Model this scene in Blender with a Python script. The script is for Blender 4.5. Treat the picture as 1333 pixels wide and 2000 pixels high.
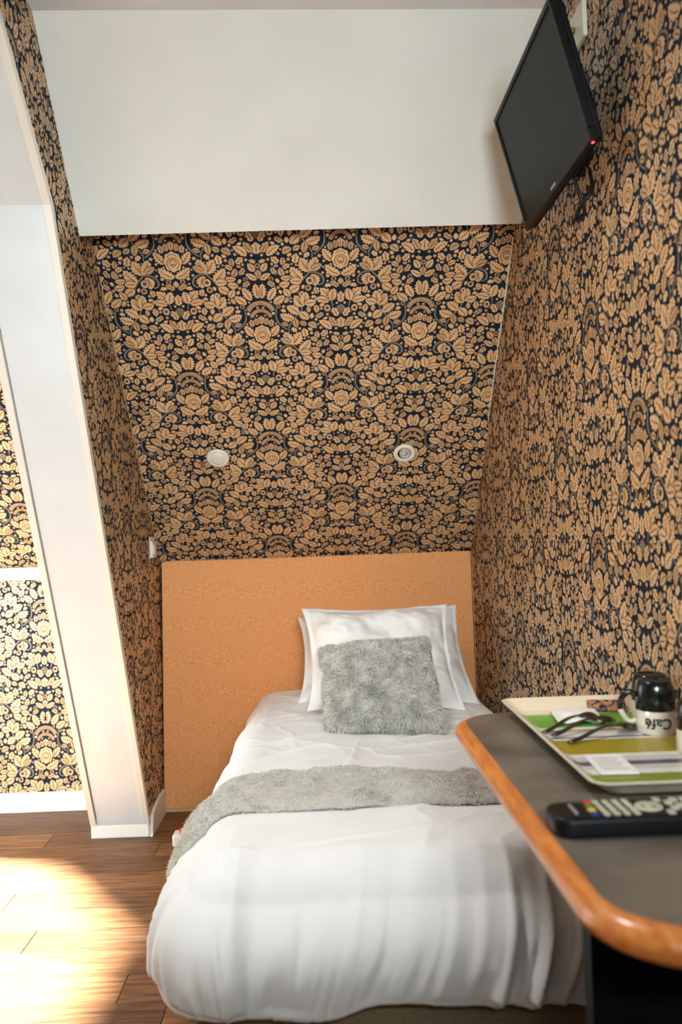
import bpy, bmesh, math, random
import numpy as np
from mathutils import Vector, Matrix

for o in list(bpy.data.objects):
    bpy.data.objects.remove(o)
scene = bpy.context.scene
COL = scene.collection
rnd = random.Random(7)
nrng = np.random.default_rng(11)
pi = math.pi

# ------------------------------------------------------------------ camera
cam_d = bpy.data.cameras.new('camera')
cam = bpy.data.objects.new('camera', cam_d)
COL.objects.link(cam)
scene.camera = cam
cam_d.sensor_fit = 'VERTICAL'
cam_d.sensor_height = 36.0
cam_d.lens = 36.0 * 1639.455 / 2000.0
CAM_Z = 1.105
yaw, pitch, roll = -0.0248, 0.0287, 0.0301
Bm = Matrix(((1, 0, 0), (0, 0, 1), (0, 1, 0)))
Rz = Matrix(((math.cos(yaw), math.sin(yaw), 0), (-math.sin(yaw), math.cos(yaw), 0), (0, 0, 1)))
Rx = Matrix(((1, 0, 0), (0, math.cos(pitch), math.sin(pitch)), (0, -math.sin(pitch), math.cos(pitch))))
Rr = Matrix(((math.cos(roll), -math.sin(roll), 0), (math.sin(roll), math.cos(roll), 0), (0, 0, 1)))
RW = Rr @ Bm @ Rx @ Rz                      # world -> camera rows (x right, y up, z forward)
M = Matrix((RW[0], RW[1], -RW[2])).transposed().to_4x4()
M.translation = (0, 0, CAM_Z)
cam.matrix_world = M
cam_d.clip_start = 0.02
cam_d.dof.use_dof = True
cam_d.dof.focus_distance = 2.5
cam_d.dof.aperture_fstop = 3.5

# ------------------------------------------------------------------ world, sun, daylight, exposure
scene.view_settings.view_transform = 'Standard'
scene.view_settings.look = 'None'
scene.view_settings.gamma = 1.0
scene.view_settings.use_curve_mapping = False
scene.view_settings.exposure = 0.3
world = bpy.data.worlds.new('world')
scene.world = world
world.use_nodes = True
wn = world.node_tree
wn.nodes.clear()
wo = wn.nodes.new('ShaderNodeOutputWorld')
wb = wn.nodes.new('ShaderNodeBackground')
ws = wn.nodes.new('ShaderNodeTexSky')
ws.sky_type = 'NISHITA'
ws.sun_disc = False
ws.sun_elevation = math.radians(52)
ws.sun_rotation = math.radians(-90)
ws.dust_density = 2.0
wb.inputs['Strength'].default_value = 0.55
wn.links.new(ws.outputs[0], wb.inputs[0])
wn.links.new(wb.outputs[0], wo.inputs[0])


def add_light(name, kind, loc, direction, energy, color, **kw):
    d = bpy.data.lights.new(name, kind)
    o = bpy.data.objects.new(name, d)
    COL.objects.link(o)
    o.location = loc
    o.rotation_euler = Vector(direction).to_track_quat('-Z', 'Y').to_euler()
    d.energy = energy
    d.color = color
    for k, v in kw.items():
        setattr(d, k, v)
    return o


add_light('sun', 'SUN', (-6, 2.2, 6), (1, -0.3, -1.35), 92.0, (1.0, 0.98, 0.95), angle=math.radians(5))
# daylight entering through the gable window on the left and the one behind the camera, and an unseen overhead fill added to brighten the duvet top
add_light('daylight_gable', 'AREA', (-2.2, 1.95, 1.0), (.44, .89, -0.06), 42.0, (0.90, 0.96, 1.0),
          shape='RECTANGLE', size=1.0, size_y=1.5, spread=math.radians(110))
add_light('daylight_behind', 'AREA', (0.26, -1.1, 1.60), (-.06, 1, 0.0), 122.0, (0.90, 0.96, 1.0),
          shape='RECTANGLE', size=.75, size_y=.70)
add_light('added_bed_fill', 'AREA', (-.45, 1.5, 2.40), (0.06, .1, -1), 7.5, (0.97, 0.98, 1.0),
          shape='DISK', size=.35, spread=math.radians(130))

# ------------------------------------------------------------------ helpers
def srgb(r, g, b):
    def f(c):
        c /= 255.0
        return c / 12.92 if c <= 0.04045 else ((c + 0.055) / 1.055) ** 2.4
    return (f(r), f(g), f(b), 1.0)


def mat(name, c1, c2=None, scale=20.0, rough=0.6, spec=0.5, metal=0.0, bump=0.0, bump_scale=None, detail=4.0,
        stretch=None, contrast=(0.35, 0.65), sheen=0.0, coat=0.0, coords='Object', rand=0.0, emit=None):
    m = bpy.data.materials.new(name)
    m.use_nodes = True
    nt = m.node_tree
    bs = nt.nodes['Principled BSDF']
    bs.inputs['Roughness'].default_value = rough
    bs.inputs['Specular IOR Level'].default_value = spec
    bs.inputs['Metallic'].default_value = metal
    bs.inputs['Sheen Weight'].default_value = sheen
    bs.inputs['Coat Weight'].default_value = coat
    tc = nt.nodes.new('ShaderNodeTexCoord')
    mp = nt.nodes.new('ShaderNodeMapping')
    nt.links.new(tc.outputs[coords], mp.inputs['Vector'])
    if stretch:
        mp.inputs['Scale'].default_value = stretch
    no = nt.nodes.new('ShaderNodeTexNoise')
    no.inputs['Scale'].default_value = scale
    no.inputs['Detail'].default_value = detail
    nt.links.new(mp.outputs[0], no.inputs['Vector'])
    rp = nt.nodes.new('ShaderNodeValToRGB')
    rp.color_ramp.elements[0].position = contrast[0]
    rp.color_ramp.elements[1].position = contrast[1]
    rp.color_ramp.elements[0].color = c1
    rp.color_ramp.elements[1].color = c2 or c1
    nt.links.new(no.outputs['Fac'], rp.inputs['Fac'])
    out = rp.outputs['Color']
    if rand:
        oi = nt.nodes.new('ShaderNodeObjectInfo')
        mr = nt.nodes.new('ShaderNodeMapRange')
        mr.inputs['To Min'].default_value = 1.0 - rand
        mr.inputs['To Max'].default_value = 1.0 + rand * 0.55
        nt.links.new(oi.outputs['Random'], mr.inputs['Value'])
        hs = nt.nodes.new('ShaderNodeHueSaturation')
        nt.links.new(mr.outputs[0], hs.inputs['Value'])
        nt.links.new(out, hs.inputs['Color'])
        out = hs.outputs['Color']
        va = nt.nodes.new('ShaderNodeVectorMath')
        va.operation = 'SCALE'
        va.inputs[0].default_value = (37.0, 19.0, 5.0)
        nt.links.new(oi.outputs['Random'], va.inputs['Scale'])
        nt.links.new(va.outputs[0], mp.inputs['Location'])
    nt.links.new(out, bs.inputs['Base Color'])
    if bump:
        n2 = nt.nodes.new('ShaderNodeTexNoise')
        n2.inputs['Scale'].default_value = bump_scale or scale * 3
        n2.inputs['Detail'].default_value = 5
        nt.links.new(mp.outputs[0], n2.inputs['Vector'])
        bp = nt.nodes.new('ShaderNodeBump')
        bp.inputs['Strength'].default_value = bump
        bp.inputs['Distance'].default_value = 0.004
        nt.links.new(n2.outputs['Fac'], bp.inputs['Height'])
        nt.links.new(bp.outputs[0], bs.inputs['Normal'])
    if emit:
        bs.inputs['Emission Color'].default_value = emit[0]
        bs.inputs['Emission Strength'].default_value = emit[1]
    return m


def obj(name, verts, faces, m, parent=None, smooth=False, mi=None):
    me = bpy.data.meshes.new(name)
    me.from_pydata([tuple(v) for v in verts], [], [tuple(f) for f in faces])
    for mm in (m if isinstance(m, (list, tuple)) else [m]):
        me.materials.append(mm)
    if mi is not None:
        me.polygons.foreach_set('material_index', np.asarray(mi, dtype=np.int32))
    if smooth:
        me.polygons.foreach_set('use_smooth', np.ones(len(me.polygons), dtype=bool))
    me.update()
    o = bpy.data.objects.new(name, me)
    COL.objects.link(o)
    if parent:
        o.parent = parent
    return o


def bm_obj(name, bm, m, parent=None, smooth=False, recalc=True):
    if recalc:
        bmesh.ops.recalc_face_normals(bm, faces=bm.faces)
    me = bpy.data.meshes.new(name)
    bm.to_mesh(me)
    bm.free()
    for mm in (m if isinstance(m, (list, tuple)) else [m]):
        me.materials.append(mm)
    if smooth:
        me.polygons.foreach_set('use_smooth', np.ones(len(me.polygons), dtype=bool))
    o = bpy.data.objects.new(name, me)
    COL.objects.link(o)
    if parent:
        o.parent = parent
    return o


def add_box(bm, lo, hi, bevel=0.0, seg=2, mtx=None):
    vs = [bm.verts.new((x, y, z)) for x in (lo[0], hi[0]) for y in (lo[1], hi[1]) for z in (lo[2], hi[2])]
    fs = [(0, 1, 3, 2), (4, 6, 7, 5), (0, 4, 5, 1), (2, 3, 7, 6), (0, 2, 6, 4), (1, 5, 7, 3)]
    faces = [bm.faces.new([vs[i] for i in f]) for f in fs]
    if mtx is not None:
        for v in vs:
            v.co = mtx @ v.co
    if bevel:
        es = list({e for f in faces for e in f.edges})
        bmesh.ops.bevel(bm, geom=es, offset=bevel, segments=seg, affect='EDGES', profile=0.5)


def box(name, lo, hi, m, parent=None, bevel=0.0, seg=2, smooth=False, mtx=None):
    bm = bmesh.new()
    add_box(bm, lo, hi, bevel, seg, mtx)
    return bm_obj(name, bm, m, parent, smooth)


def add_prism(bm, poly, axis, a, b):
    """poly: 2D points; axis 'x': (y,z) extruded along x from a to b; 'z': (x,y) extruded along z."""
    def P(p, t):
        return (t, p[0], p[1]) if axis == 'x' else (p[0], p[1], t) if axis == 'z' else (p[0], t, p[1])
    v0 = [bm.verts.new(P(p, a)) for p in poly]
    v1 = [bm.verts.new(P(p, b)) for p in poly]
    n = len(poly)
    bm.faces.new(v0)
    bm.faces.new(v1[::-1])
    for i in range(n):
        bm.faces.new([v0[i], v0[(i + 1) % n], v1[(i + 1) % n], v1[i]])


def prism(name, poly, axis, a, b, m, parent=None, bevel=0.0):
    bm = bmesh.new()
    add_prism(bm, poly, axis, a, b)
    if bevel:
        bmesh.ops.recalc_face_normals(bm, faces=bm.faces)
        bmesh.ops.bevel(bm, geom=list(bm.edges), offset=bevel, segments=2, affect='EDGES')
    return bm_obj(name, bm, m, parent)


def lathe(name, prof, m, parent=None, seg=32, mtx=None, smooth=True):
    bm = bmesh.new()
    rings = []
    for r, z in prof:
        if r < 1e-6:
            rings.append([bm.verts.new((0, 0, z))])
        else:
            rings.append([bm.verts.new((r * math.cos(2 * pi * i / seg), r * math.sin(2 * pi * i / seg), z)) for i in range(seg)])
    for A, B in zip(rings, rings[1:]):
        for i in range(seg):
            j = (i + 1) % seg
            if len(A) == 1 and len(B) == 1:
                continue
            if len(A) == 1:
                bm.faces.new([A[0], B[i], B[j]])
            elif len(B) == 1:
                bm.faces.new([A[i], A[j], B[0]])
            else:
                bm.faces.new([A[i], A[j], B[j], B[i]])
    if mtx is not None:
        bmesh.ops.transform(bm, matrix=mtx, verts=bm.verts)
    return bm_obj(name, bm, m, parent, smooth)


def tube(name, pts, rad, m, parent=None, seg=10, flat=1.0):
    """swept tube through pts; rad scalar or per point."""
    pts = [Vector(p) for p in pts]
    n = len(pts)
    rr = rad if isinstance(rad, (list, tuple)) else [rad] * n
    bm = bmesh.new()
    rings = []
    up = Vector((0, 0, 1))
    for i, p in enumerate(pts):
        t = (pts[min(i + 1, n - 1)] - pts[max(i - 1, 0)]).normalized()
        if abs(t.dot(up)) > 0.95:
            up = Vector((1, 0, 0))
        s = t.cross(up).normalized()
        u = s.cross(t).normalized()
        rings.append([bm.verts.new(p + rr[i] * (s * math.cos(2 * pi * k / seg) + u * flat * math.sin(2 * pi * k / seg))) for k in range(seg)])
    for A, B in zip(rings, rings[1:]):
        for k in range(seg):
            bm.faces.new([A[k], A[(k + 1) % seg], B[(k + 1) % seg], B[k]])
    bm.faces.new(rings[0][::-1])
    bm.faces.new(rings[-1])
    return bm_obj(name, bm, m, parent, True)


def bez(pts, n=24):
    """Catmull-Rom through pts."""
    P = [np.array(p, float) for p in pts]
    P = [2 * P[0] - P[1]] + P + [2 * P[-1] - P[-2]]
    out = []
    k = len(P) - 3
    for i in range(n + 1):
        t = i / n * k
        j = min(int(t), k - 1)
        t -= j
        a, b, c, d = P[j:j + 4]
        out.append(0.5 * ((2 * b) + (c - a) * t + (2 * a - 5 * b + 4 * c - d) * t * t + (3 * b - a - 3 * c + d) * t ** 3))
    return out


def empty(name, loc=(0, 0, 0), rot=(0, 0, 0)):
    o = bpy.data.objects.new(name, None)
    COL.objects.link(o)
    o.empty_display_size = 0.05
    o.location = loc
    o.rotation_euler = rot
    return o


def tag(o, label, cat, group=None):
    o['label'] = label
    o['category'] = cat
    if group:
        o['group'] = group
    return o


def struct(o, label=None):
    o['kind'] = 'structure'
    if label:
        o['label'] = label
    return o


def stuff(o):
    o['kind'] = 'stuff'
    return o


def hashn(ix, iy, iz):
    h = (ix.astype(np.int64) * 374761393 + iy.astype(np.int64) * 668265263 + iz.astype(np.int64) * 2147483647) & 0xFFFFFFFF
    h = ((h ^ (h >> 13)) * 1274126177) & 0xFFFFFFFF
    return ((h ^ (h >> 16)) & 0xFFFF) / 65535.0


def vnoise(x, y, z=None):
    x = np.asarray(x, float)
    y = np.asarray(y, float) + 0 * x
    z = np.zeros_like(x) if z is None else np.asarray(z, float) + 0 * x
    i, j, k = np.floor(x), np.floor(y), np.floor(z)
    fx, fy, fz = x - i, y - j, z - k
    fx, fy, fz = [t * t * t * (t * (t * 6 - 15) + 10) for t in (fx, fy, fz)]
    r = 0
    for a in (0, 1):
        for b in (0, 1):
            for c in (0, 1):
                w = (fx if a else 1 - fx) * (fy if b else 1 - fy) * (fz if c else 1 - fz)
                r = r + w * hashn(i + a, j + b, k + c)
    return r * 2 - 1


def fbm(x, y, z=None, o=4):
    s, a = 0, 1.0
    for q in range(o):
        f = 2.03 ** q
        s = s + a * vnoise(x * f + 17 * q, y * f + 5 * q, None if z is None else z * f)
        a *= 0.5
    return s


def sstep(a, b, x):
    t = np.clip((x - a) / (b - a), 0, 1)
    return t * t * (3 - 2 * t)


def grid_faces(nu, nv, wrap=False):
    f = []
    for i in range(nu - 1):
        for j in range(nv - 1):
            a = i * nv + j
            f.append((a, a + 1, a + nv + 1, a + nv))
    return f


def grid_normals(P):
    du = np.gradient(P, axis=0)
    dv = np.gradient(P, axis=1)
    n = np.cross(du, dv)
    return n / (np.linalg.norm(n, axis=2, keepdims=True) + 1e-12)


# ------------------------------------------------------------------ materials
M_paper = mat('navy_paper', srgb(16, 28, 42), srgb(22, 36, 50), scale=30, rough=0.75, spec=0.25)
M_leaf = mat('tan_leaf_print', srgb(210, 168, 120), srgb(224, 184, 136), scale=14, rough=0.42, spec=0.8)
M_leaf2 = mat('pale_leaf_print', srgb(186, 148, 104), srgb(204, 166, 120), scale=16, rough=0.42, spec=0.8)
M_stem = mat('grey_stem_print', srgb(128, 116, 98), srgb(146, 132, 108), scale=18, rough=0.7, spec=0.25)
M_vein = mat('brown_vein_print', srgb(120, 76, 44), srgb(136, 88, 52), scale=18, rough=0.7, spec=0.25)
M_white = mat('white_wall_paint', srgb(212, 217, 219), srgb(218, 223, 225), scale=6, rough=0.7, spec=0.3, bump=0.12, bump_scale=140)
M_panel = mat('cream_panel_paint', srgb(228, 231, 225), srgb(233, 236, 230), scale=5, rough=0.8, spec=0.2, bump=0.15, bump_scale=220)
M_ceil = mat('cool_white_ceiling_paint', srgb(220, 228, 234), srgb(226, 233, 238), scale=6, rough=0.8, spec=0.2, bump=0.1, bump_scale=140)
M_trim = mat('cream_trim_gloss', srgb(228, 224, 212), srgb(234, 230, 219), scale=8, rough=0.35, spec=0.5)
M_base = mat('white_baseboard', srgb(226, 222, 212), srgb(234, 230, 222), scale=12, rough=0.4, spec=0.5)
M_plank = mat('wood_plank', srgb(74, 45, 25), srgb(152, 104, 62), scale=7, rough=0.5, spec=0.4, detail=8, stretch=(1.0, 11.0, 1.0),
              contrast=(0.28, 0.72), rand=0.38, bump=0.08, bump_scale=20)
M_gap = mat('floor_underlay', srgb(48, 32, 20), srgb(60, 40, 26), scale=10, rough=0.9)
M_board = mat('orange_felt', srgb(220, 146, 88), srgb(240, 174, 118), scale=260, rough=0.95, spec=0.1, contrast=(0.36, 0.56), bump=0.2, bump_scale=300)
M_boardedge = mat('raw_board_edge', srgb(196, 158, 110), srgb(214, 180, 130), scale=60, rough=0.9)
M_cotton = mat('white_cotton', srgb(241, 240, 236), srgb(245, 244, 240), scale=9, rough=0.9, spec=0.15, sheen=0.1, bump=0.12, bump_scale=60)
M_pcotton = mat('white_pillow_cotton', srgb(242, 240, 236), srgb(246, 244, 240), scale=9, rough=0.9, spec=0.15, sheen=0.1, bump=0.12, bump_scale=50)
M_fur = mat('grey_fur', srgb(204, 200, 189), srgb(238, 235, 226), scale=26, rough=0.9, spec=0.2, contrast=(0.3, 0.7))
M_fur2 = mat('grey_throw_fur', srgb(206, 202, 190), srgb(232, 228, 217), scale=22, rough=0.9, spec=0.2, contrast=(0.3, 0.7))
M_furbase = mat('fur_backing', srgb(190, 186, 176), srgb(206, 202, 192), scale=40, rough=0.95, spec=0.1)
M_bedbase = mat('beige_bed_fabric', srgb(128, 112, 86), srgb(150, 132, 104), scale=160, rough=0.95, spec=0.1, bump=0.2, bump_scale=300)
M_mattress = mat('mattress_ticking', srgb(214, 210, 200), srgb(226, 222, 212), scale=80, rough=0.9)
M_lam = mat('grey_brown_laminate', srgb(92, 83, 74), srgb(128, 117, 105), scale=9, rough=0.38, spec=0.45, contrast=(0.3, 0.7), detail=7)
M_wood = mat('orange_varnished_wood', srgb(196, 106, 42), srgb(232, 148, 74), scale=14, rough=0.28, spec=0.5, coat=0.3,
             stretch=(8.0, 1.2, 8.0), contrast=(0.3, 0.7), detail=6)
M_black = mat('black_plastic', srgb(10, 12, 14), srgb(15, 17, 19), scale=30, rough=0.42, spec=0.25)
M_blackm = mat('black_matt_metal', srgb(10, 12, 14), srgb(16, 17, 19), scale=30, rough=0.6, spec=0.15)
M_screen = mat('dark_screen', srgb(24, 32, 33), srgb(27, 35, 36), scale=8, rough=0.35, spec=0.1)
M_silver = mat('silver_print', srgb(140, 144, 146), srgb(160, 164, 166), scale=30, rough=0.35)
M_led = mat('red_standby_light', srgb(235, 60, 60), None, emit=(srgb(255, 60, 66), 4.0))
M_plastic = mat('white_plastic', srgb(228, 222, 206), srgb(236, 230, 216), scale=20, rough=0.35)
M_brass = mat('brass', srgb(160, 128, 62), srgb(190, 154, 84), scale=20, rough=0.35, metal=0.9)
M_lens = mat('frosted_lens', srgb(222, 222, 208), srgb(230, 230, 216), scale=30, rough=0.5)
M_bulb = mat('bulb_reflector', srgb(206, 206, 202), srgb(226, 226, 222), scale=20, rough=0.22, metal=0.6)
M_dark = mat('dark_gap', srgb(20, 20, 20), srgb(28, 27, 26), scale=20, rough=0.8)
M_red = mat('red_switch', srgb(206, 52, 36), srgb(220, 66, 46), scale=20, rough=0.4)
M_ceramic_b = mat('black_glazed_ceramic', srgb(12, 14, 16), srgb(18, 19, 21), scale=12, rough=0.14, spec=0.6)
M_ceramic_w = mat('cream_glazed_ceramic', srgb(214, 204, 180), srgb(224, 214, 192), scale=12, rough=0.2, spec=0.5)
M_ink = mat('black_ink', srgb(26, 24, 22), srgb(32, 30, 28), scale=12, rough=0.5)
M_steel = mat('dull_steel', srgb(84, 80, 76), srgb(100, 96, 90), scale=30, rough=0.28, metal=0.95)
M_paper_w = mat('white_tissue', srgb(236, 230, 220), srgb(242, 237, 228), scale=30, rough=0.9, bump=0.1)
M_paper_p = mat('white_sachet', srgb(232, 228, 222), srgb(238, 235, 230), scale=30, rough=0.6)
M_paper_l = mat('grey_print', srgb(178, 172, 166), srgb(188, 182, 176), scale=30, rough=0.7)
M_btn = mat('grey_rubber_button', srgb(176, 176, 150), srgb(190, 190, 164), scale=30, rough=0.6)
M_frame = mat('white_window_frame', srgb(230, 230, 226), srgb(236, 236, 232), scale=12, rough=0.4)
M_blind = mat('cream_blind_fabric', srgb(214, 206, 190), srgb(222, 214, 198), scale=120, rough=0.9)
M_plain = mat('plain_wall_paint', srgb(206, 200, 188), srgb(212, 206, 194), scale=6, rough=0.85)
COLS = {'red': M_red,
        'green': mat('green_button', srgb(30, 130, 70), None, rough=0.5),
        'yellow': mat('yellow_button', srgb(224, 180, 40), None, rough=0.5),
        'blue': mat('blue_button', srgb(20, 60, 120), None, rough=0.5)}


def glass_mat():
    m = bpy.data.materials.new('window_glass')
    m.use_nodes = True
    nt = m.node_tree
    nt.nodes.clear()
    o = nt.nodes.new('ShaderNodeOutputMaterial')
    mx = nt.nodes.new('ShaderNodeMixShader')
    tr = nt.nodes.new('ShaderNodeBsdfTransparent')
    gl = nt.nodes.new('ShaderNodeBsdfGlossy')
    lw = nt.nodes.new('ShaderNodeLayerWeight')
    p4 = nt.nodes.new('ShaderNodeMath')
    p4.operation = 'POWER'
    p4.inputs[1].default_value = 4.0
    nt.links.new(lw.outputs['Facing'], p4.inputs[0])
    fr = nt.nodes.new('ShaderNodeMapRange')
    fr.inputs['To Min'].default_value = .04
    fr.inputs['To Max'].default_value = .7
    nt.links.new(p4.outputs[0], fr.inputs['Value'])
    gl.inputs['Roughness'].default_value = 0.02
    tr.inputs['Color'].default_value = (0.96, 0.98, 0.97, 1)
    nt.links.new(fr.outputs[0], mx.inputs[0])
    nt.links.new(tr.outputs[0], mx.inputs[1])
    nt.links.new(gl.outputs[0], mx.inputs[2])
    nt.links.new(mx.outputs[0], o.inputs[0])
    return m


M_glass = glass_mat()

# ------------------------------------------------------------------ wallpaper print: one half-drop tile of leaves
TW, TV = 0.5257, 0.5257


def leaf2d(b, t, w, lobes=3, bend=0.0, layer=2, m=1, n=10, vein=True, deep=0.36):
    """leaf from base b to tip t (unit tile coords); returns list of (verts, faces, layer, material)."""
    b, t = np.array(b, float), np.array(t, float)
    d = t - b
    L = np.hypot(*d)
    d /= L
    s = np.array([-d[1], d[0]])
    big = lobes >= 3 and L > .058
    n = 12 if big else n
    ts = np.linspace(0, 1, n)
    if big:                                             # swept-back pointed lobes
        ts = ts + np.where(np.arange(n) % 2 == 1, .025, -.02) * (np.arange(n) % (n - 1) > 0)
    mid = b + np.outer(ts * L, d) + np.outer(bend * L * np.sin(pi * ts), s)
    wid = 0.61 * w * np.sin(pi * np.clip(ts, 0, 1) ** 0.8) ** 0.8
    if lobes:
        saw = (ts * lobes * 1.0 + 0.1) % 1.0
        wid = wid * (1.0 + deep * 0.6 - deep * 1.6 * np.abs(saw - 0.35) / 0.65)
    if big:
        wid = 0.66 * w * np.sin(pi * np.clip(ts, 0, 1) ** 0.85) ** 0.7 * np.where(np.arange(n) % 2 == 0, .66, 1.06)
    wid[0] = 0.06 * w
    wid[-1] = 0.0
    A = mid + s * wid[:, None]
    B = mid - s * wid[:, None]
    V = np.concatenate([A, mid, B])
    F = []
    for i in range(n - 1):
        F.append((n + i, n + i + 1, i + 1, i))
        F.append((2 * n + i, 2 * n + i + 1, n + i + 1, n + i))
    wh = wid + .0052
    wh[-1] = .002
    ext = np.zeros((n, 1))
    ext[-1] = .008
    hm_ = mid + ext * d
    HV = np.concatenate([hm_ + s * wh[:, None], hm_, hm_ - s * wh[:, None]])
    out = [(HV, F, layer, 5), (V, F, layer, m)]
    if vein and L > 0.045:
        k = 5
        tv = np.linspace(0.12, 0.82, k)
        mv = b + np.outer(tv * L, d) + np.outer(bend * L * np.sin(pi * tv), s)
        wv = np.linspace(0.0035, 0.0012, k)
        VV = np.concatenate([mv + s * wv[:, None], mv - s * wv[:, None]])
        FF = [(k + i, k + i + 1, i + 1, i) for i in range(k - 1)]
        q = 4
        for tt in (0.35, 0.55, 0.72):
            for sg in (-1, 1):
                p0 = b + tt * L * d + bend * L * math.sin(pi * tt) * s
                p1 = p0 + (d * 0.75 + sg * s) * w * 0.23
                nn = np.array([-(p1 - p0)[1], (p1 - p0)[0]])
                nn /= np.hypot(*nn)
                base = len(VV)
                VV = np.concatenate([VV, [p0 + nn * .0016, p0 - nn * .0016, p1]])
                FF.append((base, base + 1, base + 2))
        out.append((VV, FF, layer, 4))
    return out


def ribbon(pts, w, layer=1, m=3, n=14):
    C = np.array(bez(pts, n))
    T = np.gradient(C, axis=0)
    T /= np.linalg.norm(T, axis=1, keepdims=True)
    S = np.stack([-T[:, 1], T[:, 0]], 1)
    ww = np.asarray(w if np.ndim(w) else [w] * len(C))
    if len(ww) != len(C):
        ww = np.interp(np.linspace(0, 1, len(C)), np.linspace(0, 1, len(ww)), ww)
    k = len(C)
    V = np.concatenate([C + S * ww[:, None] / 2, C - S * ww[:, None] / 2])
    return [(V, [(k + i, k + i + 1, i + 1, i) for i in range(k - 1)], layer, m)]


def disc2d(c, r, ry=None, layer=2, m=2, n=10, scallop=0.0, dot=True):
    ry = ry or r
    a = np.linspace(0, 2 * pi, n, endpoint=False)
    q = 1 + scallop * np.cos(a * (n // 2))
    V = np.array([[c[0], c[1]]] + [[c[0] + r * k * math.cos(t), c[1] + ry * k * math.sin(t)] for t, k in zip(a, q)])
    F = [(0, 1 + i, 1 + (i + 1) % n) for i in range(n)]
    c0 = np.array(c)
    out = [(c0 + (V - c0) * (1 + .0045 / r), F, layer, 5), (V, F, layer, m)] if layer < 4 else [(V, F, layer, m)]
    if dot and r > 0.013:
        out += disc2d((c[0], c[1] + r * .1), r * .35, layer=layer + 1, m=4, n=6, dot=False)
    return out


def arc2d(c, r, a0, a1, w, layer=2, m=2, hatch=0):
    aa = np.radians(np.linspace(a0, a1, 12))
    pts = [(c[0] + r * math.cos(t), c[1] + r * math.sin(t)) for t in aa]
    out = ribbon(pts, w, layer, m, 14)
    if hatch:
        for t in np.radians(np.linspace(a0 + 6, a1 - 6, hatch)):
            p = np.array(c) + np.array([math.cos(t), math.sin(t)]) * (r - w * .3)
            e = np.array(c) + np.array([math.cos(t + .1), math.sin(t + .1)]) * (r + w * .3)
            out += ribbon([p, (p + e) / 2, e], [.004, .006, .002], layer + 1, 4, 3)
    return out


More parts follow.
